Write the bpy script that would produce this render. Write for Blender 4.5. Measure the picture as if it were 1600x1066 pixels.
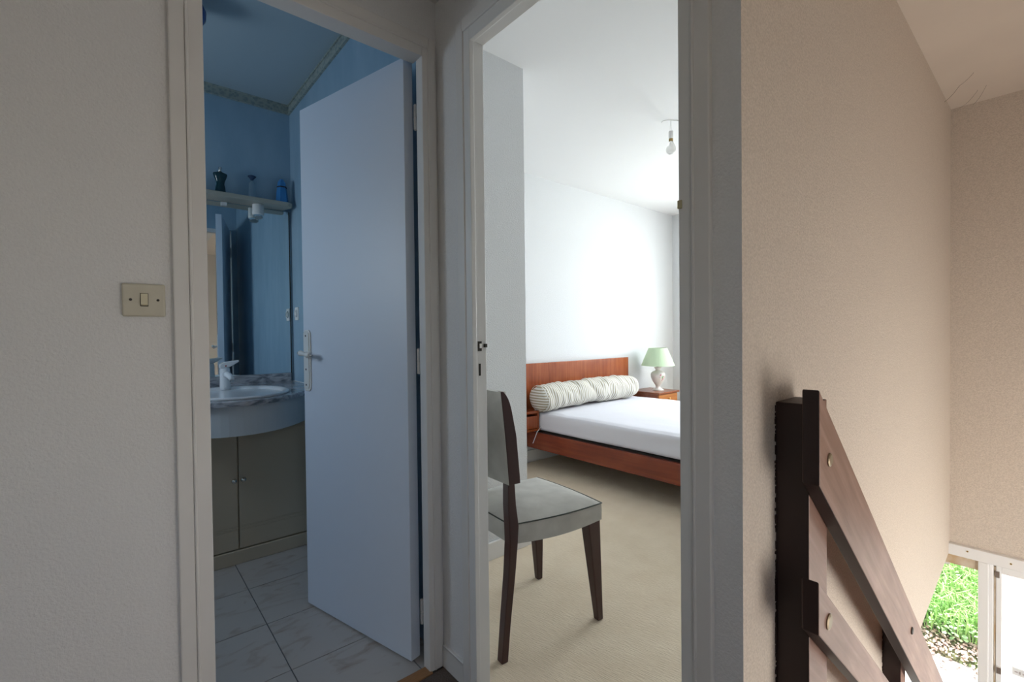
import bpy, bmesh, math, random
from mathutils import Vector, Matrix, noise
random.seed(7)
for o in list(bpy.data.objects): bpy.data.objects.remove(o)
SC = bpy.context.scene
COL = SC.collection
PI = math.pi
# ---------------------------------------------------------------- camera
EYE = 1.117
cd = bpy.data.cameras.new('camera'); cam = bpy.data.objects.new('camera', cd); COL.objects.link(cam)
cd.sensor_width = 36; cd.lens = 16.425; cd.clip_start = 0.02; cd.clip_end = 200
yaw, pitch, roll = math.radians(40.44), math.radians(-.84), math.radians(-.617)
fw = Vector((math.sin(yaw), math.cos(yaw), 0)); rt = Vector((math.cos(yaw), -math.sin(yaw), 0)); up = Vector((0, 0, 1))
f2 = fw*math.cos(pitch) + up*math.sin(pitch); u2 = up*math.cos(pitch) - fw*math.sin(pitch)
r3 = rt*math.cos(roll) + u2*math.sin(roll); u3 = u2*math.cos(roll) - rt*math.sin(roll)
cam.matrix_world = Matrix(((r3.x, u3.x, -f2.x, 0), (r3.y, u3.y, -f2.y, 0), (r3.z, u3.z, -f2.z, EYE), (0, 0, 0, 1)))
SC.camera = cam
# ---------------------------------------------------------------- world, sun, window daylight, added fill lights, exposure
vs = SC.view_settings; vs.view_transform = 'Standard'; vs.look = 'None'; vs.gamma = 1; vs.use_curve_mapping = False
vs.exposure = 0.0
w = bpy.data.worlds.new('sky'); SC.world = w; w.use_nodes = True
nt = w.node_tree; nt.nodes.clear()
wo = nt.nodes.new('ShaderNodeOutputWorld'); bg = nt.nodes.new('ShaderNodeBackground'); sk = nt.nodes.new('ShaderNodeTexSky')
sk.sky_type = 'NISHITA'; sk.sun_disc = False; sk.sun_elevation = math.radians(60); sk.sun_rotation = math.radians(200)
sk.air_density = 1.0; sk.dust_density = 2.5
bg.inputs['Strength'].default_value = 0.45
nt.links.new(sk.outputs[0], bg.inputs[0]); nt.links.new(bg.outputs[0], wo.inputs[0])
def sun(direction, power, color=(1, .95, .87), angle=0.6):
    l = bpy.data.lights.new('sun', 'SUN'); l.energy = power; l.color = color; l.angle = math.radians(angle)
    o = bpy.data.objects.new('sun', l); COL.objects.link(o)
    o.rotation_euler = Vector(direction).to_track_quat('-Z', 'Y').to_euler(); o.location = (9, 3, 9)
sun((-.50, -.25, -.83), 15.0)
def daylight(name, loc, direction, sx, sy, power, color):
    l = bpy.data.lights.new(name, 'AREA'); l.shape = 'RECTANGLE'; l.size = sx; l.size_y = sy; l.energy = power; l.color = color
    o = bpy.data.objects.new(name, l); COL.objects.link(o); o.location = loc
    o.rotation_euler = Vector(direction).to_track_quat('-Z', 'Z').to_euler()
    return o
daylight('daylight_bedroom_window', (5.30, 1.45, 1.55), (-1, 0, -.30), 1.4, 1.3, 110, (.95, .98, 1))
daylight('daylight_bathroom_window', (-1.02, 2.42, 1.62), (1, 0, -.05), .55, .7, 11.5, (.75, .87, 1))
daylight('fill_landing', (-.45, -1.42, 1.35), (0.1, 1, -.1), .8, .9, 2.1, (1, .955, .92))  # weak fill added behind the camera to lift the landing walls
daylight('fill_stair', (1.8, -1.42, -.05), (.55, 1, -.25), 1.5, 1.4, 48, (1, .925, .86))  # added fill that brightens the beige stair walls from the unseen side
daylight('daylight_hall_facade', (3.42, .9, -1.3), (-1, -.25, -.2), 2.4, 2.3, 14, (1, .97, .93))

# ---------------------------------------------------------------- materials
MATS = {}
def mat(name, color, rough=.6, var=None, vscale=6., bump=0., bscale=60., metal=0., spec=.5, stretch=(1, 1, 1), detail=4., wave=None, sheen=0., bump_dist=.002, coord='Object'):
    if name in MATS: return MATS[name]
    m = bpy.data.materials.new(name); m.use_nodes = True; t = m.node_tree; N = t.nodes; L = t.links
    b = N['Principled BSDF']; b.inputs['Base Color'].default_value = (*color, 1); b.inputs['Roughness'].default_value = rough
    b.inputs['Metallic'].default_value = metal; b.inputs['Specular IOR Level'].default_value = spec
    if sheen: b.inputs['Sheen Weight'].default_value = sheen
    tc = N.new('ShaderNodeTexCoord'); mp = N.new('ShaderNodeMapping'); mp.inputs['Scale'].default_value = stretch
    L.new(tc.outputs[coord], mp.inputs[0])
    if var:
        n = N.new('ShaderNodeTexNoise'); n.inputs['Scale'].default_value = vscale; n.inputs['Detail'].default_value = detail
        r = N.new('ShaderNodeValToRGB'); r.color_ramp.elements[0].position = .35; r.color_ramp.elements[1].position = .65
        r.color_ramp.elements[0].color = (*var, 1); r.color_ramp.elements[1].color = (*color, 1)
        L.new(mp.outputs[0], n.inputs[0]); L.new(n.outputs[0], r.inputs[0]); L.new(r.outputs[0], b.inputs['Base Color'])
        m['ramp'] = r.name
    if bump:
        n2 = N.new('ShaderNodeTexNoise'); n2.inputs['Scale'].default_value = bscale; n2.inputs['Detail'].default_value = 3
        L.new(mp.outputs[0], n2.inputs[0])
        bp = N.new('ShaderNodeBump'); bp.inputs['Strength'].default_value = bump; bp.inputs['Distance'].default_value = bump_dist
        L.new(n2.outputs[0], bp.inputs['Height']); L.new(bp.outputs[0], b.inputs['Normal'])
    MATS[name] = m; return m
white_paper = mat('white_wallpaper', (.78, .765, .755), .85, (.75, .735, .727), 240, .5, 190, bump_dist=.004)
beige_paper = mat('beige_wallpaper', (.76, .665, .575), .9, (.63, .545, .465), 230, .6, 220, bump_dist=.003)
beige_ceil = mat('beige_ceiling', (.80, .71, .62), .9, (.77, .68, .595), 4)
bed_paper = mat('bedroom_wallpaper', (.76, .775, .785), .85, (.735, .75, .76), 160, .7, 170, bump_dist=.004)
bed_ceil = mat('bedroom_ceiling_paint', (.84, .845, .85), .9)
blue_paper = mat('blue_wallpaper', (.34, .485, .60), .8, (.285, .43, .55), 9, .2, 80, stretch=(1, 1, .35))
blue_ceil = mat('pale_blue_ceiling_paint', (.44, .53, .58), .85)
gloss_white = mat('white_gloss_paint', (.76, .735, .71), .38, (.745, .72, .695), 12)
jamb_white = mat('white_frame_paint', (.78, .77, .75), .4)
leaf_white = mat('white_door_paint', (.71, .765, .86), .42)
cabinet_beige = mat('beige_cabinet_laminate', (.56, .48, .355), .45)
groove_mat = mat('dark_gap', (.03, .028, .025), .8)
steel = mat('polished_metal', (.72, .70, .66), .22, metal=1)
dark_metal = mat('dark_screw_metal', (.05, .045, .04), .5, metal=.6)
porcelain = mat('white_porcelain', (.80, .81, .82), .12)
handle_white = mat('white_porcelain_handle', (.78, .77, .74), .2)
plastic_beige = mat('yellowed_plastic', (.60, .555, .45), .45, (.56, .515, .41), 25)
plastic_cream = mat('cream_plastic', (.66, .60, .43), .4)
plastic_white = mat('white_plastic', (.78, .78, .77), .35)
brown_carpet = mat('brown_carpet', (.17, .13, .11), 1, (.10, .078, .066), 260, .8, 300, spec=.1)
cream_carpet = mat('cream_carpet', (.88, .755, .585), 1, (.83, .70, .53), 7, spec=.1)
oak = mat('oak_threshold', (.40, .20, .085), .5, (.33, .155, .06), 8, stretch=(6, 60, 6))
grout = mat('tile_grout', (.17, .18, .20), .9)
dark_wood = mat('mahogany_stain_and_shade', (.026, .009, .007), .5, (.016, .006, .005), 10, stretch=(1, 1, .12))  # dark stain; also paints the shaded faces of the railing
hall_tile = mat('hall_floor_tile', (.84, .79, .72), .5)
plaster = mat('plain_plaster', (.75, .73, .70), .9)
facade_white = mat('white_facade_paint', (.90, .885, .87), .4)
facade_worn = mat('worn_cream_wood', (.72, .62, .50), .6, (.55, .38, .22), 14)

# worn reddish rail wood
def wood(name, base, dark, light, scale=(1.2, 30, 30), rough=.45, tilt=0):
    m = bpy.data.materials.new(name); m.use_nodes = True; t = m.node_tree; N = t.nodes; L = t.links; b = N['Principled BSDF']
    tc = N.new('ShaderNodeTexCoord'); mp = N.new('ShaderNodeMapping'); mp.inputs['Scale'].default_value = scale
    m0 = N.new('ShaderNodeMapping'); m0.inputs['Rotation'].default_value = (0, math.radians(tilt), 0); L.new(tc.outputs['Object'], m0.inputs[0])
    n = N.new('ShaderNodeTexNoise'); n.inputs['Scale'].default_value = 2.2; n.inputs['Detail'].default_value = 6; n.inputs['Distortion'].default_value = .6
    n3 = N.new('ShaderNodeTexNoise'); n3.inputs['Scale'].default_value = 5; n3.inputs['Detail'].default_value = 5
    r = N.new('ShaderNodeValToRGB'); e = r.color_ramp.elements; e[0].position = .3; e[0].color = (*dark, 1); e[1].position = .7; e[1].color = (*light, 1)
    x = e.new(.5); x.color = (*base, 1)
    mx = N.new('ShaderNodeMix'); mx.data_type = 'FLOAT'; mx.inputs[0].default_value = .45
    L.new(m0.outputs[0], mp.inputs[0]); L.new(mp.outputs[0], n.inputs[0]); L.new(tc.outputs['Object'], n3.inputs[0])
    L.new(n.outputs[0], mx.inputs[2]); L.new(n3.outputs[0], mx.inputs[3]); L.new(mx.outputs[0], r.inputs[0]); L.new(r.outputs[0], b.inputs['Base Color'])
    b.inputs['Roughness'].default_value = rough
    bp = N.new('ShaderNodeBump'); bp.inputs['Strength'].default_value = .15; bp.inputs['Distance'].default_value = .001
    L.new(n.outputs[0], bp.inputs['Height']); L.new(bp.outputs[0], b.inputs['Normal'])
    MATS[name] = m; return m
rail_wood = wood('worn_mahogany', (.26, .135, .095), (.165, .072, .048), (.38, .225, .175), (2, 26, 26), .42, tilt=-41)
bed_wood = wood('glossy_mahogany_veneer', (.31, .072, .022), (.19, .038, .012), (.42, .12, .038), (30, 1, 1.2), .22)
bedrail_wood = wood('mahogany_rail', (.23, .042, .016), (.16, .026, .010), (.30, .07, .024), (20, 1.2, 30), .25)
stand_wood = wood('honey_wood', (.43, .16, .04), (.33, .10, .022), (.52, .22, .07), (1.5, 20, 20), .3)
stand_dark = wood('brown_wood', (.22, .065, .024), (.14, .035, .014), (.30, .095, .035), (1.5, 20, 20), .3)

# the pile of the cream carpet: fine diagonal ribs
def carpet_ribs():
    m = cream_carpet; t = m.node_tree; N = t.nodes; L = t.links; b = N['Principled BSDF']
    tc = N.new('ShaderNodeTexCoord'); mp = N.new('ShaderNodeMapping'); mp.inputs['Scale'].default_value = (130, 14, 14); m0 = N.new('ShaderNodeMapping'); m0.inputs['Rotation'].default_value = (0, 0, math.radians(-12)); L.new(tc.outputs['Object'], m0.inputs[0])
    n = N.new('ShaderNodeTexNoise'); n.inputs['Scale'].default_value = 2; n.inputs['Detail'].default_value = 4
    bp = N.new('ShaderNodeBump'); bp.inputs['Strength'].default_value = 1; bp.inputs['Distance'].default_value = .005
    L.new(m0.outputs[0], mp.inputs[0]); L.new(mp.outputs[0], n.inputs[0]); L.new(n.outputs[0], bp.inputs['Height']); L.new(bp.outputs[0], b.inputs['Normal'])
carpet_ribs()

# dirt smudge above the stair post (a stain with a shape of its own)
def smudge(m, centre, radius):
    t = m.node_tree; N = t.nodes; L = t.links; b = N['Principled BSDF']
    src = b.inputs['Base Color'].links[0].from_socket
    g = N.new('ShaderNodeNewGeometry'); sub = N.new('ShaderNodeVectorMath'); sub.operation = 'DISTANCE'; sub.inputs[1].default_value = centre
    L.new(g.outputs['Position'], sub.inputs[0])
    mr = N.new('ShaderNodeMapRange'); mr.inputs[1].default_value = 0; mr.inputs[2].default_value = radius; mr.inputs[3].default_value = .75; mr.inputs[4].default_value = 0
    L.new(sub.outputs['Value'], mr.inputs[0])
    n = N.new('ShaderNodeTexNoise'); n.inputs['Scale'].default_value = 260
    L.new(g.outputs['Position'], n.inputs[0])
    mul = N.new('ShaderNodeMath'); mul.operation = 'MULTIPLY'; L.new(mr.outputs[0], mul.inputs[0]); L.new(n.outputs[0], mul.inputs[1])
    mx = N.new('ShaderNodeMix'); mx.data_type = 'RGBA'; L.new(mul.outputs[0], mx.inputs[0]); L.new(src, mx.inputs[6]); mx.inputs[7].default_value = (.12, .075, .05, 1)
    L.new(mx.outputs[2], b.inputs['Base Color'])
smudge(beige_paper, (1.0, .36, .985), .10)

def tile_mat():
    m = bpy.data.materials.new('marbled_floor_tile'); m.use_nodes = True; t = m.node_tree; N = t.nodes; L = t.links; b = N['Principled BSDF']
    tc = N.new('ShaderNodeNewGeometry'); mp = N.new('ShaderNodeMapping'); mp.inputs['Scale'].default_value = (4.5, 9, 1); mp.inputs['Rotation'].default_value = (0, 0, .3)
    oi = N.new('ShaderNodeObjectInfo'); va = N.new('ShaderNodeVectorMath'); va.operation = 'ADD'
    sc = N.new('ShaderNodeVectorMath'); sc.operation = 'SCALE'; sc.inputs['Scale'].default_value = 3.0
    L.new(oi.outputs['Location'], sc.inputs[0]); L.new(tc.outputs['Position'], mp.inputs[0]); L.new(mp.outputs[0], va.inputs[0]); L.new(sc.outputs[0], va.inputs[1])
    n = N.new('ShaderNodeTexNoise'); n.inputs['Scale'].default_value = 1.7; n.inputs['Detail'].default_value = 8; n.inputs['Distortion'].default_value = 1.2
    r = N.new('ShaderNodeValToRGB'); e = r.color_ramp.elements; e[0].position = .53; e[0].color = (.50, .465, .435, 1); e[1].position = .74; e[1].color = (.36, .29, .245, 1)
    L.new(va.outputs[0], n.inputs[0]); L.new(n.outputs[0], r.inputs[0]); L.new(r.outputs[0], b.inputs['Base Color']); b.inputs['Roughness'].default_value = .32
    return m
tile_m = tile_mat()
def marble_mat():
    m = bpy.data.materials.new('grey_marble'); m.use_nodes = True; t = m.node_tree; N = t.nodes; L = t.links; b = N['Principled BSDF']
    tc = N.new('ShaderNodeTexCoord'); mp = N.new('ShaderNodeMapping'); mp.inputs['Scale'].default_value = (3, 8, 8); mp.inputs['Rotation'].default_value = (.3, .5, .5)
    n = N.new('ShaderNodeTexNoise'); n.inputs['Scale'].default_value = 2.6; n.inputs['Detail'].default_value = 9; n.inputs['Distortion'].default_value = 2.2
    r = N.new('ShaderNodeValToRGB'); e = r.color_ramp.elements; e[0].position = .38; e[0].color = (.17, .18, .20, 1); e[1].position = .60; e[1].color = (.50, .50, .52, 1)
    L.new(tc.outputs['Object'], mp.inputs[0]); L.new(mp.outputs[0], n.inputs[0]); L.new(n.outputs[0], r.inputs[0]); L.new(r.outputs[0], b.inputs['Base Color']); b.inputs['Roughness'].default_value = .15
    return m
marble = marble_mat()
def frieze_mat():
    m = bpy.data.materials.new('patterned_frieze'); m.use_nodes = True; t = m.node_tree; N = t.nodes; L = t.links; b = N['Principled BSDF']
    tc = N.new('ShaderNodeTexCoord'); v = N.new('ShaderNodeTexVoronoi'); v.inputs['Scale'].default_value = 62; v.feature = 'SMOOTH_F1'
    r = N.new('ShaderNodeValToRGB'); e = r.color_ramp.elements; e[0].position = .25; e[0].color = (.25, .31, .30, 1); e[1].position = .5; e[1].color = (.38, .42, .38, 1)
    L.new(tc.outputs['Object'], v.inputs[0]); L.new(v.outputs['Distance'], r.inputs[0]); L.new(r.outputs[0], b.inputs['Base Color']); b.inputs['Roughness'].default_value = .8
    return m
frieze = frieze_mat()
def mirror_mat():
    m = bpy.data.materials.new('silvered_mirror'); m.use_nodes = True; b = m.node_tree.nodes['Principled BSDF']
    b.inputs['Base Color'].default_value = (.80, .86, .87, 1); b.inputs['Metallic'].default_value = 1; b.inputs['Roughness'].default_value = .01
    return m
mirror_m = mirror_mat()
def pane_mat(name, tint=(.97, .99, .99), gl=.06):
    m = bpy.data.materials.new(name); m.use_nodes = True; t = m.node_tree; N = t.nodes; L = t.links; N.clear()
    o = N.new('ShaderNodeOutputMaterial'); a = N.new('ShaderNodeBsdfTransparent'); a.inputs[0].default_value = (*tint, 1)
    g = N.new('ShaderNodeBsdfGlossy'); g.inputs['Roughness'].default_value = .02; x = N.new('ShaderNodeMixShader'); x.inputs[0].default_value = gl
    L.new(a.outputs[0], x.inputs[1]); L.new(g.outputs[0], x.inputs[2]); L.new(x.outputs[0], o.inputs[0]); return m
pane = pane_mat('window_glass')
def frosted_mat():
    m = bpy.data.materials.new('frosted_door_glass'); m.use_nodes = True; t = m.node_tree; N = t.nodes; L = t.links; N.clear()
    o = N.new('ShaderNodeOutputMaterial'); a = N.new('ShaderNodeBsdfTranslucent'); a.inputs[0].default_value = (.97, .96, .94, 1)
    d = N.new('ShaderNodeBsdfTransparent'); x = N.new('ShaderNodeMixShader'); x.inputs[0].default_value = .12
    L.new(a.outputs[0], x.inputs[1]); L.new(d.outputs[0], x.inputs[2]); L.new(x.outputs[0], o.inputs[0]); return m
frosted = frosted_mat()
def glassy(name, color, rough=.05, trans=.9):
    m = bpy.data.materials.new(name); m.use_nodes = True; b = m.node_tree.nodes['Principled BSDF']
    b.inputs['Base Color'].default_value = (*color, 1); b.inputs['Transmission Weight'].default_value = trans; b.inputs['Roughness'].default_value = rough; b.inputs['IOR'].default_value = 1.45
    return m
dark_teal_glass = glassy('dark_teal_glass', (.02, .07, .09), .1, .3)
clear_glass = glassy('clear_blue_glass', (.70, .85, .93), .05, .85)
blue_pack = mat('blue_card', (.04, .22, .52), .4)
bulb_glass = glassy('frosted_bulb_glass', (.95, .95, .93), .3, .6)
blue_globe = mat('blue_lamp_glass', (.03, .09, .33), .2)
suede = mat('grey_suede', (.55, .535, .49), .95, (.46, .445, .405), 14, .3, 300, detail=6, sheen=.3, spec=.15, bump_dist=.001)
piping_m = mat('dark_green_piping', (.05, .06, .05), .7)
chair_wood = mat('dark_walnut_stain', (.062, .019, .017), .28, (.034, .011, .011), 8, stretch=(1, 1, .15))
sheet = mat('white_cotton_sheet', (.78, .78, .84), .9, bump=.25, bscale=9, bump_dist=.01)
shade_green = mat('pale_green_shade_fabric', (.55, .70, .48), .8)
ceramic = mat('cream_ceramic', (.76, .72, .67), .3)
brass = mat('brass', (.65, .45, .18), .3, metal=1)
def stripes(name, axis, period):
    m = bpy.data.materials.new(name); m.use_nodes = True; t = m.node_tree; N = t.nodes; L = t.links; b = N['Principled BSDF']; b.inputs['Roughness'].default_value = .9
    tc = N.new('ShaderNodeTexCoord'); n = N.new('ShaderNodeTexNoise'); n.inputs['Scale'].default_value = 7
    s = N.new('ShaderNodeSeparateXYZ'); L.new(tc.outputs['Object'], s.inputs[0]); L.new(tc.outputs['Object'], n.inputs[0])
    ma = N.new('ShaderNodeMath'); ma.operation = 'MULTIPLY_ADD'; L.new(n.outputs[0], ma.inputs[0]); ma.inputs[1].default_value = .02 if axis != 'Z' else .004
    L.new(s.outputs[axis], ma.inputs[2])
    mu = N.new('ShaderNodeMath'); mu.operation = 'MULTIPLY'; mu.inputs[1].default_value = 2*PI/period; L.new(ma.outputs[0], mu.inputs[0])
    si = N.new('ShaderNodeMath'); si.operation = 'SINE'; L.new(mu.outputs[0], si.inputs[0])
    r = N.new('ShaderNodeValToRGB'); e = r.color_ramp.elements; e[0].position = .42; e[0].color = (.42, .38, .28, 1); e[1].position = .58; e[1].color = (.80, .79, .76, 1)
    mr = N.new('ShaderNodeMapRange'); mr.inputs[1].default_value = -1; mr.inputs[2].default_value = 1; L.new(si.outputs[0], mr.inputs[0]); L.new(mr.outputs[0], r.inputs[0]); L.new(r.outputs[0], b.inputs['Base Color'])
    return m
stripe_body = stripes('striped_ticking', 'X', .022); stripe_cap = stripes('striped_ticking_end', 'Z', .022)
grass_m = mat('grass_blade_green', (.30, .58, .14), .6, (.46, .68, .24), 1.5)
leaf_m = mat('groundcover_leaf', (.34, .60, .20), .5, (.58, .74, .42), 2.5)
soil_m = mat('bank_soil', (.10, .16, .05), 1, (.14, .10, .06), 6)
litter_m = mat('dry_leaf', (.55, .36, .27), .8, (.68, .52, .42), 9)
paving_m = mat('pale_terrace_paving', (.66, .62, .56), .85, (.60, .56, .50), 5)

# ---------------------------------------------------------------- mesh helpers
def tag(o, label=None, cat=None, group=None, kind=None):
    if label: o['label'] = label
    if cat: o['category'] = cat
    if group: o['group'] = group
    if kind: o['kind'] = kind
    return o
def thing(name, loc, label, cat, group=None, rotz=0):
    o = bpy.data.objects.new(name, None); COL.objects.link(o); o.location = loc; o.rotation_euler = (0, 0, rotz); o.empty_display_size = .05
    bpy.context.view_layer.update()
    return tag(o, label, cat, group)
def link(name, bm, m, parent=None, smooth=False, bevel=0, mats=None, recalc=True, segs=2):
    if recalc: bmesh.ops.recalc_face_normals(bm, faces=bm.faces)
    me = bpy.data.meshes.new(name); bm.to_mesh(me); bm.free()
    for mm in (mats or [m]): me.materials.append(mm)
    if smooth:
        for p in me.polygons: p.use_smooth = True
    o = bpy.data.objects.new(name, me); COL.objects.link(o)
    if parent:
        o.parent = parent
        # all shapes are written in world coordinates: keep them there
        o.matrix_parent_inverse = WM(parent).inverted()
    if bevel:
        b = o.modifiers.new('bevel', 'BEVEL'); b.width = bevel; b.segments = segs; b.limit_method = 'ANGLE'; b.angle_limit = math.radians(40)
    return o
def WM(o):
    m = o.matrix_basis.copy()
    if o.parent: m = WM(o.parent) @ o.matrix_parent_inverse @ m
    return m
def box(bm, x0, x1, y0, y1, z0, z1, mi=0, M=None):
    vs_ = [bm.verts.new(Vector(p) if M is None else M @ Vector(p)) for p in ((x0, y0, z0), (x1, y0, z0), (x1, y1, z0), (x0, y1, z0), (x0, y0, z1), (x1, y0, z1), (x1, y1, z1), (x0, y1, z1))]
    fs = [(0, 3, 2, 1), (4, 5, 6, 7), (0, 1, 5, 4), (1, 2, 6, 5), (2, 3, 7, 6), (3, 0, 4, 7)]
    out = []
    for f in fs:
        fc = bm.faces.new([vs_[i] for i in f]); fc.material_index = mi; out.append(fc)
    return out
def B(*boxes, M=None):
    bm = bmesh.new()
    for b in boxes: box(bm, *b, M=M)
    return bm
def prism(bm, pts, ext, mi=0):
    """polygon pts (3-D) extruded by the vector ext"""
    ext = Vector(ext); a = [bm.verts.new(Vector(p)) for p in pts]; b = [bm.verts.new(Vector(p)+ext) for p in pts]; n = len(pts)
    for f in [bm.faces.new(a[::-1]), bm.faces.new(b)] + [bm.faces.new((a[i], a[(i+1) % n], b[(i+1) % n], b[i])) for i in range(n)]: f.material_index = mi
def lathe(bm, prof, c, segs=32, axis='Z', sx=1, sy=1, mi=0):
    """profile of (radius, height) turned about a vertical axis (or X / Y) through c"""
    c = Vector(c); rings = []
    for r, h in prof:
        ring = []
        for k in range(segs):
            a = 2*PI*k/segs; u, v = math.cos(a)*r*sx, math.sin(a)*r*sy
            p = {'Z': Vector((u, v, h)), 'X': Vector((h, u, v)), 'Y': Vector((u, h, v))}[axis]
            ring.append(bm.verts.new(c+p))
        rings.append(ring)
    for i in range(len(rings)-1):
        for k in range(segs):
            f = bm.faces.new((rings[i][k], rings[i][(k+1) % segs], rings[i+1][(k+1) % segs], rings[i+1][k])); f.material_index = mi
    for ring in (rings[0][::-1], rings[-1]):
        try: bm.faces.new(ring).material_index = mi
        except ValueError: pass
def tube(bm, pts, r, segs=8, radii=None):
    pts = [Vector(p) for p in pts]; rings = []; prev = None
    for i, p in enumerate(pts):
        t = (pts[min(i+1, len(pts)-1)]-pts[max(i-1, 0)]).normalized()
        n = (prev - t*prev.dot(t)).normalized() if prev is not None else t.orthogonal().normalized()
        prev = n; b = t.cross(n); rr = radii[i] if radii else r
        rings.append([bm.verts.new(p+(n*math.cos(2*PI*k/segs)+b*math.sin(2*PI*k/segs))*rr) for k in range(segs)])
    for i in range(len(rings)-1):
        for k in range(segs): bm.faces.new((rings[i][k], rings[i][(k+1) % segs], rings[i+1][(k+1) % segs], rings[i+1][k]))
    bm.faces.new(rings[0][::-1]); bm.faces.new(rings[-1])
def struct(name, bm, m, label, mats=None, bevel=0):
    o = link(name, bm, m, mats=mats, bevel=bevel); return tag(o, label, 'structure' if False else None, kind='structure')
def S(name, bm, m, label, cat, mats=None, bevel=0, parent=None):
    o = link(name, bm, m, mats=mats, bevel=bevel, parent=parent); tag(o, label, cat, kind='structure'); return o
def face_mats(bm, rule):
    bmesh.ops.recalc_face_normals(bm, faces=bm.faces); bm.normal_update()
    for f in bm.faces: f.material_index = rule(f.normal, f.calc_center_median())
    return bm

# ================================================================ SETTING
ZL, ZC, ZB, ZR = -2.65, 2.22, 2.53, 2.505      # lower floor, landing ceiling, bathroom ceiling, bedroom ceiling
# floors
S('floor', B((-1.3, .95, -1.3, .36, -.10, 0), (-1.3, .850, .36, 1.340, -.10, 0)), brown_carpet, 'brown carpeted landing floor at the foot of both door frames', 'floor')
S('floor_bedroom', B((.850, 5.1, .46, 3.05, -.08, 0)), cream_carpet, 'cream ribbed carpet covering the bedroom floor', 'floor')
bf = S('floor_bathroom', B((-.9, .845, 1.379, 3.08, -.08, -.004)), grout, 'grey marbled tile floor of the bathroom with dark grout', 'floor')
tm = None
for ix in range(-5, 2):
    for iy in range(-1, 5):
        x0 = .434+.3303*ix; y0 = 1.6655+.3303*iy
        xa, xb = max(x0, -.9)+.002, min(x0+.3303, .845)-.002; ya, yb = max(y0, 1.379)+.002, min(y0+.3303, 3.08)-.002
        if xb-xa < .02 or yb-ya < .02: continue
        full = abs(xb-xa-.3263) < .001 and abs(yb-ya-.3263) < .001
        if full and tm: me = tm
        else:
            bm = bmesh.new(); box(bm, 0, xb-xa, 0, yb-ya, -.006, 0)
            me = bpy.data.meshes.new('tile'); bm.to_mesh(me); bm.free(); me.materials.append(tile_m)
            if full: tm = me
        o = bpy.data.objects.new('tile', me); COL.objects.link(o); o.parent = bf; o.location = (xa, ya, random.uniform(-.0003, .0003))
S('trim_threshold', B((.178, .782, 1.336, 1.379, -.02, .004)), oak, 'narrow brown wooden threshold strip under the bathroom doorway', 'threshold', bevel=.002)
# landing / bathroom partition
hx0, hx1, hz = .145, .805, 2.055
S('wall_left', B((-1.3, hx0, 1.355, 1.381, 0, ZC), (hx1, .835, 1.355, 1.381, 0, ZC), (hx0, hx1, 1.355, 1.381, hz, ZC)), white_paper, 'off-white textured wallpaper wall carrying the light switch', 'wall')
S('wall_bathroom_front', B((-1.0, hx0, 1.381, 1.405, 0, ZB), (hx1, .845, 1.381, 1.405, 0, ZB), (hx0, hx1, 1.381, 1.405, hz, ZB)), blue_paper, 'blue papered bathroom side of the doorway wall', 'wall')
S('wall_bathroom_back', B((-1.0, .93, 3.08, 3.14, -.08, ZB+.05)), blue_paper, 'blue papered wall above the bathroom shelf', 'wall')
S('wall_bathroom_right', B((.845, .90, 1.405, 3.08, -.08, ZB)), blue_paper, 'blue papered wall behind the open bathroom door', 'wall')
S('wall_bathroom_left', B((-1.0, -.9, 1.405, 2.10, -.08, ZB), (-1.0, -.9, 2.75, 3.08, -.08, ZB), (-1.0, -.9, 2.10, 2.75, -.08, 1.22), (-1.0, -.9, 2.10, 2.75, 2.02, ZB)), blue_paper, 'blue papered bathroom wall with a small window', 'wall')
S('ceiling_bathroom', B((-1.0, .90, 1.381, 3.14, ZB, ZB+.1)), blue_ceil, 'pale blue bathroom ceiling', 'ceiling')
S('trim_frieze_back', B((-.9, .845, 3.072, 3.08, ZB-.052, ZB), (-.9, .845, 3.068, 3.08, ZB-.055, ZB-.049), (-.9, .845, 3.066, 3.08, ZB-.008, ZB)), frieze, 'patterned grey green frieze strip below ceiling on the back wall', 'frieze')
S('trim_frieze_right', B((.837, .845, 1.405, 3.066, ZB-.052, ZB), (.833, .845, 1.405, 3.066, ZB-.055, ZB-.049), (.831, .845, 1.405, 3.066, ZB-.008, ZB)), frieze, 'patterned grey green frieze strip running above the open door', 'frieze')
# landing / bedroom partition
S('wall_right', B((.835, .861, .46, .472-.03, 0, ZC), (.835, .861, 1.185, 1.381, 0, ZC), (.835, .861, .442, 1.185, 2.035, ZC)), white_paper, 'narrow off-white wallpaper wall between the two doorways', 'wall')
S('wall_bedroom_door', B((.861, .886, .46, .444, 0, ZR), (.861, .886, 1.185, 1.381, 0, ZR), (.861, .886, .442, 1.185, 2.035, ZR), (.90, .925, 1.381, 1.83, 0, ZR)), bed_paper, 'white papered bedroom side of the door wall', 'wall')
S('wall_pier', B((.90, 1.655, 1.83, 3.0, 0, ZR)), bed_paper, 'white wallpapered wall projecting into the bedroom beside the bed', 'wall')
S('wall_headboard', B((1.655, 5.2, 3.0, 3.1, -.08, ZR)), bed_paper, 'bright white wallpapered wall behind the bed', 'wall')
S('wall_bedroom_window', B((5.08, 5.2, .46, .85, -.08, ZR), (5.08, 5.2, 2.15, 3.0, -.08, ZR), (5.08, 5.2, .85, 2.15, -.08, .85), (5.08, 5.2, .85, 2.15, 2.15, ZR)), bed_paper, 'white end wall of the bedroom beyond the lamp', 'wall')
S('ceiling_bedroom', B((.861, 5.2, .36, 3.1, ZR, ZR+.1)), bed_ceil, 'smooth white bedroom ceiling', 'ceiling')
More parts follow.
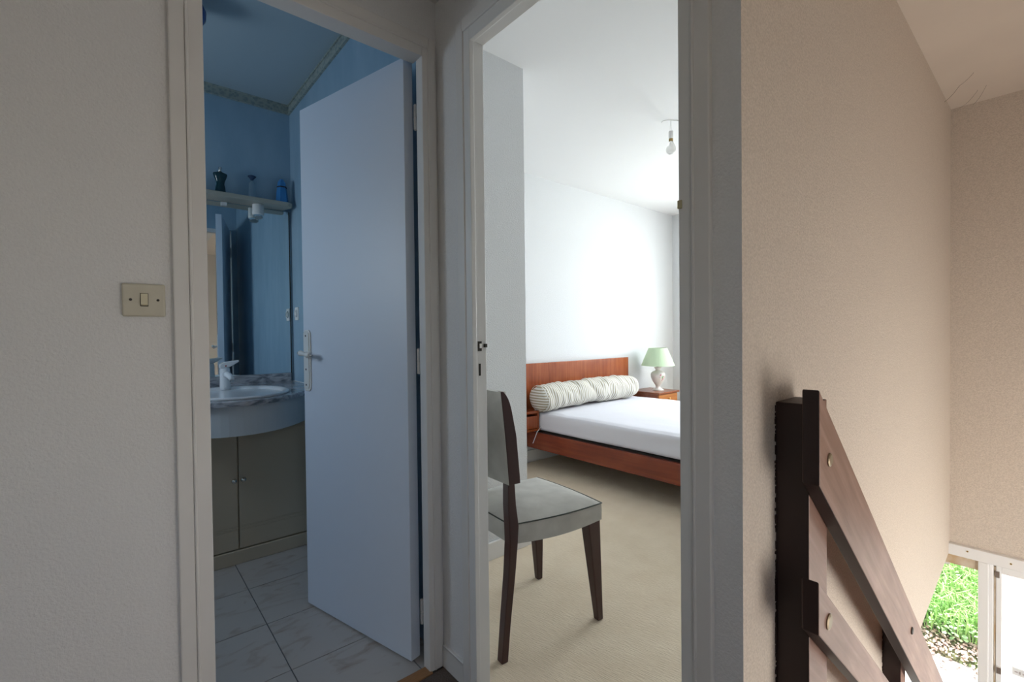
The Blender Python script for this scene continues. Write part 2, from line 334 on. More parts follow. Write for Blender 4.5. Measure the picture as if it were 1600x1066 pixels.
# stair wall (bedroom / stairwell), ragged lower edge at slab level
bm = bmesh.new()
prism(bm, [(.835, .36, -.10), (2.45, .36, -.088), (3.215, .36, -.005), (3.215, .36, 2.60), (.835, .36, 2.60)], (0, .10, 0))
box(bm, 3.215, 5.2, .36, .46, -.08, 2.60)
face_mats(bm, lambda n, c: 0 if n.y < -.5 else 1)
S('wall_stair', bm, beige_paper, 'long beige textured wall running along the staircase', 'wall', mats=[beige_paper, white_paper])
S('wall_stair_end', B((3.215, 3.33, -1.3, .36, .04, 2.6)), beige_paper, 'beige wall above the entrance door at the far end of the stairwell', 'wall')
bm = B((.835, 3.33, -1.3, .36, ZC, ZC+.1)); S('ceiling_stair', bm, beige_ceil, 'pale beige ceiling over the stairwell', 'ceiling')
S('ceiling', B((-1.4, .835, -1.3, 1.381, ZC, ZC+.3), (.835, .861, .36, 1.381, ZC, ZC+.3)), plaster, 'ceiling of the landing', 'ceiling')
S('wall_back', B((-1.4, -.9, -1.3, -1.2, ZL, ZC), (-.9, .0, -1.3, -1.2, ZL, .9), (-.9, .0, -1.3, -1.2, 1.85, ZC), (0, 1.05, -1.3, -1.2, ZL, ZC), (1.05, 2.55, -1.3, -1.2, ZL, -.75), (1.05, 2.55, -1.3, -1.2, .65, ZC), (2.55, 3.33, -1.3, -1.2, ZL, ZC)), plaster, 'wall behind the landing with two added window openings', 'wall')
S('wall_landing_side', B((-1.4, -1.3, -1.2, 1.381, 0, ZC)), plaster, 'side wall of the landing', 'wall')
# lower hall
S('floor_hall', B((-1.4, 3.33, -1.3, 3.14, ZL-.1, ZL)), hall_tile, 'pale hall floor at the bottom of the stairs', 'floor')
S('wall_hall_side', B((-1.4, -1.3, -1.2, 3.14, ZL, -.1)), plaster, 'side wall of the lower hall', 'wall')
S('wall_hall_back', B((-1.3, 3.33, 3.04, 3.14, ZL, -.08)), plaster, 'back wall of the lower hall', 'wall')
# ---------------------------------------------------------------- door frames
def molding(bm, pts):  pass
# bathroom frame: flat frame + outer architrave with a ridge
S('trim_bathroom_architrave', B((.108, .140, 1.344, 1.36, 0, 2.09), (.140, .147, 1.341, 1.36, 0, 2.062), (.800, .826, 1.344, 1.36, 0, 2.09), (.795, .801, 1.341, 1.36, 0, 2.062),
                               (.140, .800, 1.344, 1.36, 2.058, 2.09), (.147, .795, 1.341, 1.36, 2.052, 2.059)), gloss_white, 'cream painted outer moulding around the bathroom doorway', 'door frame', bevel=.003)
S('trim_bathroom_frame', B((.140, .177, 1.3455, 1.405, 0, 2.055), (.776, .806, 1.3455, 1.386, 0, 2.055), (.177, .776, 1.3455, 1.405, 2.022, 2.055)), gloss_white, 'cream painted frame of the bathroom doorway', 'door frame', bevel=.002)
# bedroom frame
S('trim_bedroom_architrave', B((.824, .84, 1.190, 1.224, 0, 2.08), (.821, .84, 1.183, 1.191, 0, 2.048), (.824, .84, .412, .444, 0, 2.08), (.821, .84, .441, .448, 0, 2.048),
                              (.824, .84, .444, 1.190, 2.045, 2.08), (.821, .84, .448, 1.183, 2.038, 2.046)), gloss_white, 'cream painted outer moulding around the bedroom doorway', 'door frame', bevel=.003)
fr = S('trim_bedroom_frame', B((.8255, .842, 1.152, 1.19, 0, 2.04), (.842, .884, 1.160, 1.19, 0, 2.04), (.8255, .884, .44, .474, 0, 2.04), (.8255, .842, .474, 1.152, 2.0, 2.04), (.842, .884, .474, 1.160, 2.008, 2.04)), jamb_white, 'white frame of the bedroom doorway with a strike plate', 'door frame', bevel=.002)
o = link('latch_slot', B((.850, .864, 1.158, 1.164, 1.066, 1.096)), dark_metal, fr)
o = link('latch_tongue', B((.853, .861, 1.154, 1.163, 1.075, 1.089)), steel, fr)
o = link('bolt_slot', B((.853, .860, 1.1585, 1.164, .990, 1.027)), dark_metal, fr)
o = link('latch_stud', B((.872, .881, 1.152, 1.161, 1.077, 1.088)), dark_metal, fr)
S('baseboard_landing', B((.824, .84, 1.224, 1.3435, 0, .072), (.824, .84, 1.224, 1.3435, .066, .074)), gloss_white, 'white skirting board in the corner between the doorways', 'skirting board', bevel=.002)
S('baseboard_pier', B((.925, 1.662, 1.816, 1.83, 0, .088), (1.655, 1.669, 1.816, 2.99, 0, .088)), jamb_white, 'white skirting board on the projecting bedroom wall behind the chair', 'skirting board', bevel=.003)
S('baseboard_bed', B((1.669, 5.08, 2.986, 3.0, 0, .07), (1.669, 5.08, 2.982, 3.0, .07, .105)), jamb_white, 'white skirting board under the bed along the headboard wall', 'skirting board', bevel=.003)
# bathroom door leaf
H = Vector((.750, 1.424, 0)); dv = Vector((-.2456, .9694, 0)); nv = Vector((-.9694, -.2456, 0))
DM = Matrix(((dv.x, nv.x, 0, H.x), (dv.y, nv.y, 0, H.y), (0, 0, 1, 0), (0, 0, 0, 1)))      # local x along leaf, y out of its visible face
dl = link('door_1', B((0, .624, -.040, 0, .008, 2.044), M=DM), leaf_white, bevel=.0015)
tag(dl, 'plain white bathroom door standing open against the blue wall', 'door', kind='structure')
bm = bmesh.new(); prism(bm, [DM @ Vector(p) for p in ((.582, 0, .895), (.622, 0, .895), (.636-.004, 0, .91), (.620, 0, 1.142), (.582, 0, 1.142), (.570, 0, 1.128), (.570, 0, .909))][:0] or [DM @ Vector(p) for p in ((.580, 0, .893), (.608, 0, .893), (.618, 0, .906), (.618, 0, 1.130), (.608, 0, 1.143), (.580, 0, 1.143), (.568, 0, 1.130), (.568, 0, .906))], nv*.005)
hp = link('handle_plate', bm, handle_white, dl, bevel=.002)
bm = bmesh.new(); prism(bm, [DM @ Vector(p) for p in ((.583, .005, .903), (.603, .005, .903), (.610, .005, .912), (.610, .005, 1.124), (.603, .005, 1.133), (.583, .005, 1.133), (.576, .005, 1.124), (.576, .005, .912))], nv*.0025)
link('plate_rim', bm, handle_white, hp, bevel=.001)
for z in (1.119, .982, .919): link('screw', B((.593, .599, .0075, .0085, z-.0035, z+.0035), M=DM), dark_metal, hp)
bm = bmesh.new()
tube(bm, [DM @ Vector(p) for p in ((.588, .006, 1.047), (.588, .033, 1.047))], .008, 12)
hd = link('door_handle', bm, handle_white, dl, smooth=True)
bm = bmesh.new()
pts = [(.597, .036, 1.050), (.591, .036, 1.050), (.583, .036, 1.049), (.568, .036, 1.047), (.553, .036, 1.045), (.536, .036, 1.043), (.523, .036, 1.042), (.516, .036, 1.042)]
tube(bm, [DM @ Vector(p) for p in pts], .01, 14, [.006, .0105, .0115, .008, .0085, .0125, .011, .006])
link('lever', bm, handle_white, hd, smooth=True)
bm = bmesh.new(); tube(bm, [DM @ Vector(p) for p in ((.517, .036, 1.042), (.511, .036, 1.042))], .006, 10); tube(bm, [DM @ Vector(p) for p in ((.596, .036, 1.050), (.602, .036, 1.050))], .006, 10)
link('lever_tip', bm, steel, hd, smooth=True)['label'] = 'polished metal end cap of the lever'
for z in (1.855, 1.028, .166):
    bm = bmesh.new(); c = Vector((.7875, 1.4315, 0))
    lathe(bm, [(.0035, z+.044), (.0062, z+.041), (.0062, z+.002), (.0045, z+.001), (.0045, z-.001), (.0062, z-.002), (.0062, z-.041), (.0035, z-.044)], (c.x+.004, c.y-.0105, 0), 12)
    box(bm, c.x+.002, c.x+.012, c.y-.006, c.y-.003, z-.035, z+.035)
    link('hinge', bm, gloss_white, dl)
# windows (outside the frame of the photograph, they bring the daylight in; landing and stair ones added for light)
def window(name, x0, x1, y0, y1, z0, z1, label, axis):
    t = .045; bm = bmesh.new()
    if axis == 'x':   # wall normal along x
        for b in ((x0, x1, y0, y1, z0, z0+t), (x0, x1, y0, y1, z1-t, z1), (x0, x1, y0, y0+t, z0+t, z1-t), (x0, x1, y1-t, y1, z0+t, z1-t), (x0, x1, (y0+y1)/2-.03, (y0+y1)/2+.03, z0+t, z1-t)): box(bm, *b)
    else:
        for b in ((x0, x1, y0, y1, z0, z0+t), (x0, x1, y0, y1, z1-t, z1), (x0, x0+t, y0, y1, z0+t, z1-t), (x1-t, x1, y0, y1, z0+t, z1-t), ((x0+x1)/2-.03, (x0+x1)/2+.03, y0, y1, z0+t, z1-t)): box(bm, *b)
    o = S(name, bm, facade_white, label, 'window', bevel=.004)
    xm, ym = (x0+x1)/2, (y0+y1)/2
    link('pane', B((xm-.002, xm+.002, y0+t, y1-t, z0+t, z1-t) if axis == 'x' else (x0+t, x1-t, ym-.002, ym+.002, z0+t, z1-t)), pane, o)
    return o
window('window_1', 5.10, 5.15, .85, 2.15, .85, 2.15, 'white two-leaf bedroom window in the end wall', 'x')
window('window_2', -.98, -.93, 2.10, 2.75, 1.22, 2.02, 'small white bathroom window', 'x')
window('added_window_3', -.90, 0, -1.28, -1.23, .9, 1.85, 'white landing window added for fill light', 'y')  # unseen window, added to hold the landing fill
window('added_window_4', 1.05, 2.55, -1.28, -1.23, -.75, .65, 'wide white window added to light the stairs', 'y')  # unseen window, added and placed for the stair fill
# ---------------------------------------------------------------- entrance facade at the foot of the stairs
bw = S('trim_entrance_beam', B((3.185, 3.33, -1.2, 3.04, -.015, .04)), facade_white, 'white painted beam above the entrance glazing', 'beam', bevel=.004)
for y, z in ((.292, .021), (.145, .013)):
    bm = bmesh.new(); lathe(bm, [(.004, 0), (.004, -.003)], (3.186, y, z), 10, 'X'); link('screw', bm, brass, bw)
w5 = S('window_5', B((3.20, 3.27, .205, 3.04, -.065, -.015), (3.20, 3.27, .255, 3.04, ZL, ZL+.09), (3.20, 3.27, 2.96, 3.04, ZL, -.065)), facade_worn, 'tall glazed entrance sidelight looking out on the grass bank', 'window', bevel=.004)
link('mullion', B((3.185, 3.28, .218, .255, ZL, -.015), (3.195, 3.27, .203, .219, ZL, -.015)), facade_white, w5, bevel=.004)
link('mullion', B((3.20, 3.27, 1.55, 1.60, ZL+.09, -.065)), facade_white, w5, bevel=.004)
link('pane', B((3.232, 3.238, .255, 1.55, ZL+.09, -.065)), pane, w5); link('pane', B((3.232, 3.238, 1.60, 2.96, ZL+.09, -.065)), pane, w5)
d2 = S('door_2', B((3.21, 3.31, .176, .195, ZL, -.020), (3.21, 3.31, -.80, -.70, ZL, -.020), (3.21, 3.31, -.70, .176, -.055, -.020), (3.21, 3.31, -.70, .176, ZL, ZL+.5)), facade_white, 'white entrance door with a bright frosted panel', 'door', bevel=.002)
link('door_panel', B((3.300, 3.308, -.70, .176, ZL+.5, -.055)), frosted, d2)
S('trim_entrance_edge', B((3.214, 3.26, .196, .202, ZL, -.03)), facade_worn, 'thin worn edge strip between the entrance door and its post', 'trim')
S('wall_entrance_side', B((3.2, 3.33, -1.2, -.80, ZL, -.015)), plaster, 'wall beside the entrance door', 'wall')
link('latch', B((3.200, 3.212, .183, .197, -.075, -.045)), steel, d2); 
bm = B((3.196, 3.21, .176, .192, -.535, -.505), (3.196, 3.21, .205, .216, -.50, -.47)); link('bolt', bm, steel, d2)
pl_ = link('name_plate', B((3.290, 3.300, .088, .145, -.560, -.523)), plastic_white, d2, bevel=.002)
link('plate_mark', B((3.288, 3.290, .098, .110, -.545, -.539), (3.288, 3.290, .116, .122, -.548, -.536), (3.288, 3.290, .126, .136, -.544, -.539)), mat('grey_print', (.45, .40, .38), .6), pl_)
# stairs (mostly below the frame)
st = thing('staircase', (1.0, -.3, -2.65), 'dark wooden staircase descending beside the beige wall', 'stairs')
n_st = 11
for k in range(n_st):
    z = -.24*(k+1)+.0; x = .97+.185*k
    link('tread', B((x, x+.24, -.80, .27, z-.04, z)), rail_wood, st, bevel=.004)
bm = bmesh.new(); prism(bm, [(.95, .272, -.10), (3.10, .272, -2.65), (2.75, .272, -2.65), (.95, .272, -.50)], (0, .03, 0)); link('stringer', bm, dark_wood, st)
bm = bmesh.new(); prism(bm, [(.95, -.83, -.10), (3.10, -.83, -2.65), (2.75, -.83, -2.65), (.95, -.83, -.50)], (0, .03, 0)); link('stringer', bm, dark_wood, st)

# ================================================================ STAIR RAILING
rl = thing('stair_railing', (.98, .33, 0), 'dark reddish wooden stair railing with two sloping boards against the beige wall', 'railing')
post_front, post_side = dark_wood, rail_wood
def post(x0, x1, y0, y1, z0, z1):
    bm = face_mats(B((x0, x1, y0, y1, z0, z1)), lambda n, c: 1 if n.y < -.5 else 0)  # lit side face lighter, other faces darker: shade painted by material
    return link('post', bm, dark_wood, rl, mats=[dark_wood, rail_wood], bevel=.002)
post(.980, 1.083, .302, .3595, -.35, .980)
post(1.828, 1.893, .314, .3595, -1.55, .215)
def board(name, x0, ztop, zbot, y0, y1, x1, slope):
    bm = bmesh.new(); d = x1-x0
    prism(bm, [(x0, y0, zbot), (x0, y0, ztop), (x1, y0, ztop-slope*d), (x1, y0, zbot-slope*d)], (0, y1-y0, 0))
    face_mats(bm, lambda n, c: 0 if n.x < -.85 or n.z < -.3 else 1)  # end and underside get the dark tone as painted shade
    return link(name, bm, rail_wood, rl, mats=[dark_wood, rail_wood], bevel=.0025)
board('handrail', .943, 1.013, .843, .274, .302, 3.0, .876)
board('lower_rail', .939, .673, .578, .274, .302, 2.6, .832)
def cap(x, z, r, m):
    bm = bmesh.new(); lathe(bm, [(r, 0), (r, -.002), (r*.75, -.0035)], (x, .274, z), 16, 'Y'); link('screw_cover', bm, m, rl)
cap(.996, .880, .0125, mat('tarnished_brass', (.30, .24, .16), .4, metal=.7)); cap(1.735, .250, .0105, dark_metal); cap(.991, .582, .0145, MATS['tarnished_brass'])
# ragged paint line where the post meets the wall
bm = bmesh.new()
for k in range(150):
    z = -.3+1.27*k/150; q = random.random()
    if q < .8: box(bm, .9795-.0035*random.random()-.0012, .981, .3575, .3598, z, z+.004+.008*random.random())
o = link('paint_edge', bm, dark_wood, rl); o['kind'] = 'stuff'
bm = bmesh.new()
for k in range(60):
    z = -.35+.56*k/60
    if random.random() < .8: box(bm, 1.8275-.005*random.random(), 1.829, .3575, .3598, z, z+.004+.01*random.random())
o = link('paint_edge', bm, dark_wood, rl); o['kind'] = 'stuff'

# ================================================================ LIGHT SWITCH
sw = thing('light_switch', (.054, 1.355, 1.204), 'yellowed square light switch plate beside the bathroom door frame', 'light switch')
link('plate', B((.015, .093, 1.346, 1.356, 1.166, 1.240)), plastic_beige, sw, bevel=.004, segs=3)
link('rocker_frame', B((.0470, .0615, 1.3452, 1.347, 1.189, 1.2185)), groove_mat, sw)
bm = bmesh.new(); prism(bm, [(.0478, 1.3455, 1.1905), (.0478, 1.3405, 1.1925), (.0478, 1.3435, 1.2178), (.0478, 1.3455, 1.2178)], (.0128, 0, 0)); link('rocker', bm, plastic_cream, sw, bevel=.0006)
for x in (.030, .079):
    bm = bmesh.new(); lathe(bm, [(.0029, 0), (.0029, -.0015)], (x, 1.3462, 1.2035), 12, 'Y'); link('screw', bm, dark_metal, sw)

# ================================================================ BATHROOM
# vanity cabinet
VY = 2.62
vc = thing('vanity_cabinet', (.454, 2.85, 0), 'beige two-door vanity cabinet with curved apron under the marble basin top', 'cabinet')
link('body', B((.065, .843, VY+.018, 3.07, .0, .80)), cabinet_beige, vc)
link('plinth', B((.065, .843, VY-.006, VY+.018, 0, .068)), cabinet_beige, vc, bevel=.004)
for x0, x1, kx in ((.069, .4505, .434), (.4565, .843, .474)):
    dr = link('cabinet_door', B((x0, x1, VY, VY+.018, .074, .165), (x0, x1, VY+.001, VY+.018, .165, .172), (x0, x1, VY, VY+.018, .172, .181), (x0, x1, VY+.001, VY+.018, .181, .187), (x0, x1, VY, VY+.018, .187, .80)), cabinet_beige, vc, bevel=.0015)
    bm = bmesh.new(); lathe(bm, [(.005, 0), (.005, -.010), (.0115, -.014), (.0130, -.020), (.009, -.027), (.002, -.029)], (kx, VY, .416), 16, 'Y'); link('knob', bm, steel, dr, smooth=True)
# bowed counter outline
def bow(off, n=28):
    pts = []
    for k in range(n+1):
        x = .045+off + (.80-off)*k/n
        u = (x-.43)/.35; y = 2.258 + min(.36, .27*abs(u)**2)
        pts.append((x, y+off))
    return pts
bm = bmesh.new(); pts = [(x, y, .655+0*x) for x, y in bow(.012)]
for (x, y, z) in pts: pass
inner = bow(.030)
outer = [(x, y+.018) for x, y in bow(.012)]
# curved front apron as a thin shell
for ringz in ((.690, .822),):
    a = [bm.verts.new((x, y, ringz[0])) for x, y in outer]; b = [bm.verts.new((x, y, ringz[1])) for x, y in outer]
    c = [bm.verts.new((x, y+.018, ringz[0])) for x, y in outer]; d = [bm.verts.new((x, y+.018, ringz[1])) for x, y in outer]
    for i in range(len(a)-1):
        for q in ((a[i], a[i+1], b[i+1], b[i]), (c[i], d[i], d[i+1], c[i+1]), (a[i], c[i], c[i+1], a[i+1]), (b[i], b[i+1], d[i+1], d[i])): bm.faces.new(q)
    bm.faces.new((a[0], b[0], d[0], c[0])); bm.faces.new((a[-1], c[-1], d[-1], b[-1]))
link('apron', bm, mat('pale_blue_grey_laminate', (.56, .60, .62), .45), vc, smooth=False)
bm = bmesh.new(); prism(bm, [(x, min(y+.018, VY+.009), .690) for x, y in outer]+[(outer[-1][0], VY+.01, .690), (outer[0][0], VY+.01, .690)], (0, 0, .008)); link('apron_floor', bm, cabinet_beige, vc)
# marble worktop with the basin cut out
BC = (.44, 2.582); BA, BBy = .235, .285
ct = thing('marble_worktop', (.445, 2.9, .815), 'grey veined marble worktop around the white basin', 'worktop')
bm = bmesh.new()
outl = [Vector((x, y, 0)) for x, y in bow(0, 40)]+[Vector((.845, y, 0)) for y in (2.65, 2.75, 2.9, 3.0)]+[Vector((.845, 3.078, 0))]+[Vector((.845-.80*k/12, 3.078, 0)) for k in range(1, 13)]+[Vector((.045, y, 0)) for y in (3.0, 2.85, 2.7, 2.66)]
ang = [math.atan2((p.y-BC[1])/BBy, (p.x-BC[0])/BA) for p in outl]
zt, zb = .845, .822
rings = []
for z, src in ((zb, 0), (zt-.004, 0), (zt, 1)):
    rings.append([bm.verts.new((p.x+(BC[0]-p.x)*.008*src, p.y+(.004*src), z)) for p in outl])
inn_t = [bm.verts.new((BC[0]+BA*.95*math.cos(a), BC[1]+BBy*.95*math.sin(a), zt)) for a in ang]
inn_b = [bm.verts.new((BC[0]+BA*.95*math.cos(a), BC[1]+BBy*.95*math.sin(a), zb)) for a in ang]
seq = rings+[inn_t, inn_b, rings[0]]; n = len(outl)
for i in range(len(seq)-1):
    for k in range(n): bm.faces.new((seq[i][k], seq[i][(k+1) % n], seq[i+1][(k+1) % n], seq[i+1][k]))
link('slab', bm, marble, ct)
link('backsplash', B((.045, .828, 3.062, 3.079, .842, .895)), marble, ct, bevel=.002)
link('seal', B((.836, .845, 2.62, 3.06, .842, .847)), plastic_white, ct)
bm = bmesh.new()
prof = [(.80, .842), (.97, .843), (1.0, .849), (.985, .856), (.93, .857), (.88, .850), (.80, .82), (.62, .76), (.35, .725), (.08, .72), (.06, .700), (.4, .705), (.66, .74), (.86, .812)]
lathe(bm, [(r, z) for r, z in prof], (BC[0], BC[1], 0), 48, 'Z', BA, BBy)
wb = link('washbasin', bm, porcelain, smooth=True); tag(wb, 'white oval washbasin set into the grey marble worktop', 'washbasin')
# faucet
fx, fy = .438, 2.825
fc = thing('faucet', (fx, fy, .857), 'white single-lever mixer tap behind the basin', 'faucet')
bm = bmesh.new(); lathe(bm, [(.025, .843), (.025, .860), (.0235, .90), (.0235, .945), (.021, .958), (.004, .962)], (fx, fy, 0), 24); link('body', bm, porcelain, fc, smooth=True)
bm = bmesh.new(); tube(bm, [(fx, fy-.005, .925), (fx+.006, fy-.045, .924), (fx+.012, fy-.085, .912), (fx+.014, fy-.100, .904)], .015, 14, [.017, .016, .0135, .012]); link('spout', bm, porcelain, fc, smooth=True)
bm = bmesh.new(); lathe(bm, [(.009, 0), (.009, -.006)], (fx+.014, fy-.100, .898), 12); link('aerator', bm, steel, fc)
bm = bmesh.new(); prism(bm, [(fx-.022, fy+.02, .956), (fx-.022, fy-.02, .956), (fx+.012, fy-.028, .972), (fx+.060, fy-.040, .986), (fx+.066, fy-.030, .990), (fx+.015, fy+.02, .988), (fx-.015, fy+.022, .982)][:0] or [(fx-.024, fy+.018, .955), (fx-.024, fy+.018, .975), (fx-.006, fy+.018, .988), (fx+.062, fy+.018, .996), (fx+.064, fy+.018, .988), (fx+.022, fy+.018, .962)], (0, -.038, 0)); link('lever', bm, porcelain, fc, bevel=.004)
bm = bmesh.new(); lathe(bm, [(.004, 0), (.004, -.002)], (fx+.002, fy-.019, .968), 10, 'Y'); link('temperature_dot', bm, mat('red_dot', (.35, .03, .03), .4), fc)
# mirror
mr_ = thing('mirror', (.44, 3.08, .895), 'large frameless mirror between the marble splashback and the shelf', 'mirror')
link('glass', B((.045, .828, 3.072, 3.076, .896, 1.878)), mirror_m, mr_)
link('dark_edge', B((.828, .833, 3.070, 3.079, .85, 1.878)), groove_mat, mr_)
for x in (.487, .25): link('clip', B((x-.014, x+.014, 3.060, 3.078, 1.862, 1.879)), plastic_white, mr_)
# shelf
bm = bmesh.new(); prism(bm, [(.03, 2.950, 1.882), (.795, 2.950, 1.882), (.822, 2.965, 1.882), (.822, 2.990, 1.882), (.795, 3.079, 1.882), (.03, 3.079, 1.882)], (0, 0, .026))
tag(link('wall_shelf', bm, mat('greige_shelf_laminate', (.46, .44, .37), .4), bevel=.004), 'long beige shelf above the bathroom mirror', 'shelf')
# spot lamp under the shelf
sl = thing('spot_lamp', (.65, 3.02, 1.882), 'small white cylindrical spotlight fixed under the bathroom shelf', 'spotlight')
bm = bmesh.new(); lathe(bm, [(.030, 1.882), (.031, 1.83), (.028, 1.822), (.026, 1.822)], (.65, 3.02, 0), 28); link('housing', bm, plastic_white, sl, smooth=False, bevel=.001)
bm = bmesh.new(); lathe(bm, [(.0255, 1.824), (.024, 1.808), (.015, 1.800), (.003, 1.799)], (.65, 3.02, 0), 28); link('lens', bm, clear_glass, sl, smooth=True)
# bottles
SZ = 1.908
bt = thing('torso_bottle', (.462, 3.005, SZ), 'dark teal torso-shaped perfume bottle on the left of the shelf', 'bottle')
bm = bmesh.new(); lathe(bm, [(.003, 0), (.70, 0), (.74, .010), (.66, .035), (.56, .052), (.60, .066), (.84, .088), (.98, .104), (.95, .111), (.45, .117), (.26, .121)], (.462, 3.005, SZ), 28, 'Z', .035, .022)
link('body', bm, dark_teal_glass, bt, smooth=True)
bm = bmesh.new(); lathe(bm, [(.009, .118), (.0085, .145), (.003, .147)], (.462, 3.005, SZ), 16); link('nozzle', bm, steel, bt, smooth=True)
bt = thing('clear_bottle', (.618, 3.005, SZ), 'slim clear glass perfume bottle with a flared dark blue cap on the shelf', 'bottle')
bm = bmesh.new(); lathe(bm, [(.002, 0), (.0175, 0), (.0185, .02), (.0165, .06), (.016, .09), (.007, .100), (.006, .106)], (.618, 3.005, SZ), 24); link('body', bm, clear_glass, bt, smooth=True)
bm = bmesh.new(); lathe(bm, [(.007, .104), (.009, .112), (.021, .124), (.022, .128), (.014, .132), (.002, .133)], (.618, 3.005, SZ), 24); link('cap', bm, mat('dark_blue_cap', (.03, .06, .13), .3), bt, smooth=True)
bt = thing('obelisk_bottle', (.775, 3.0, SZ), 'tall tapering blue perfume bottle with a dark band at the right end of the shelf', 'bottle')
bm = bmesh.new(); lathe(bm, [(.036, 0), (.031, .05), (.022, .122), (.010, .140), (.002, .142)], (.775, 3.0, SZ), 6); link('body', bm, blue_pack, bt)
bm = bmesh.new(); lathe(bm, [(.0255, .090), (.0285, .090), (.0275, .097), (.0245, .097)], (.775, 3.0, SZ), 6); link('band', bm, groove_mat, bt)
# outlet on the right wall
so = thing('shaver_socket', (.845, 2.985, 1.255), 'small white wall socket by the mirror edge on the blue wall', 'socket')
link('plate', B((.838, .846, 2.950, 3.010, 1.215, 1.293)), plastic_white, so, bevel=.003)
bm = bmesh.new(); lathe(bm, [(.022, 0), (.024, -.006), (.018, -.007), (.016, -.001)], (.838, 2.980, 1.256), 24, 'X'); link('ring', bm, plastic_white, so)
bm = bmesh.new(); lathe(bm, [(.004, 0), (.004, -.004)], (.838, 2.978, 1.268), 10, 'X'); link('pin_hole', bm, dark_metal, so)
# ceiling lamp
cl = thing('ceiling_lamp', (.245, 2.33, ZB), 'dark blue globe ceiling lamp at the top left of the bathroom doorway', 'ceiling lamp')
bm = bmesh.new(); lathe(bm, [(.055, ZB), (.058, ZB-.018), (.040, ZB-.025)], (.245, 2.33, 0), 32); link('base', bm, blue_globe, cl, smooth=True)
bm = bmesh.new(); lathe(bm, [(.040, -.020), (.062, -.032), (.075, -.062), (.073, -.09), (.055, -.118), (.03, -.132), (.003, -.136)], (.245, 2.33, ZB), 36); link('globe', bm, blue_globe, cl, smooth=True)

# ================================================================ CHAIR
CF = Vector((.995, -.095, 0)); CS = Vector((.095, .995, 0)); CM = Vector((1.45, 1.353, 0))
def cp(u, s, z): return CM + CF*u + CS*s + Vector((0, 0, z))
ch = thing('dining_chair', cp(-.22, 0, 0), 'dark wood chair with light grey suede seat and back just inside the bedroom', 'chair')
def back_leg(sgn):
    # centre line profile (z, rear u, front u, outer |s|, inner |s|)
    pf = [(0, -.458, -.432, .181, .150), (.126, -.446, -.420, .182, .149), (.29, -.428, -.399, .183, .147), (.40, -.420, -.387, .183, .146), (.455, -.421, -.382, .182, .145), (.53, -.424, -.391, .180, .144), (.60, -.4225, -.395, .179, .143), (.66, -.424, -.397, .179, .146)]
    bm = bmesh.new(); rg = []
    for z, ur, uf, so_, si in pf:
        rg.append([bm.verts.new(cp(u, sgn*s, z)) for u, s in ((ur, so_), (uf, so_), (uf, si), (ur, si))])
    for i in range(len(rg)-1):
        for k in range(4): bm.faces.new((rg[i][k], rg[i][(k+1) % 4], rg[i+1][(k+1) % 4], rg[i+1][k]))
    bm.faces.new(rg[0]); bm.faces.new(rg[-1]); return bm
for sgn in (-1, 1): link('leg', back_leg(sgn), chair_wood, ch, bevel=.003)
for sgn in (-1, 1):
    bm = bmesh.new(); rg = []
    for z, u0, u1, s0, s1 in ((.0, -.022, .003, .176, .201), (.004, -.023, .004, .175, .202), (.39, -.066, -.006, .150, .199), (.42, -.066, -.006, .150, .199)):
        rg.append([bm.verts.new(cp(u, sgn*s, z)) for u, s in ((u0, s1), (u1, s1), (u1, s0), (u0, s0))])
    for i in range(len(rg)-1):
        for k in range(4): bm.faces.new((rg[i][k], rg[i][(k+1) % 4], rg[i+1][(k+1) % 4], rg[i+1][k]))
    bm.faces.new(rg[0]); bm.faces.new(rg[-1]); link('leg', bm, chair_wood, ch, bevel=.004)
# seat: trapezoid outline with bowed sides, domed top
def seat_outline(n=14):
    pts = []
    for k in range(n): t = k/n; pts.append((-.410+.410*t, -(.170+.030*t+.016*math.sin(PI*t))))
    for k in range(n): t = k/n; pts.append((.0+.012*math.sin(PI*t), -.200+.400*t))
    for k in range(n): t = k/n; pts.append((-.410*t, .200-.030*t+.016*math.sin(PI*t)))
    for k in range(n): t = k/n; pts.append((-.410, .170-.340*t))
    return pts
ol = seat_outline(); bm = bmesh.new(); cu, cs_ = -.205, 0
def srow(f, zf): return [bm.verts.new(cp(cu+(u-cu)*f, s*f, zf(u, s))) for u, s in ol]
def edge_z(u, s): return .456+.004*(-u/.41)
def bot_z(u, s): return .393-.007*math.sin(PI*min(1, max(0, -u/.41)))
rows = [srow(.90, lambda u, s: .392), srow(1, bot_z), srow(1.004, lambda u, s: .43), srow(1.0, edge_z)]
for f, h in ((.93, .009), (.82, .018), (.65, .027), (.4, .033), (.15, .035)): rows.append(srow(f, lambda u, s, h=h: edge_z(u, s)+h))
n = len(ol)
for i in range(len(rows)-1):
    for k in range(n): bm.faces.new((rows[i][k], rows[i][(k+1) % n], rows[i+1][(k+1) % n], rows[i+1][k]))
bm.faces.new(rows[0]); bm.faces.new(rows[-1])
st_ = link('seat', bm, suede, ch, smooth=True)
m_ = st_.modifiers.new('e', 'EDGE_SPLIT'); m_.split_angle = math.radians(50)
bm = bmesh.new(); lp = [cp(cu+(u-cu)*1.004, s*1.004, edge_z(u, s)+.001) for u, s in ol]; tube(bm, lp+[lp[0]], .0026, 6); link('piping', bm, piping_m, st_, smooth=True)
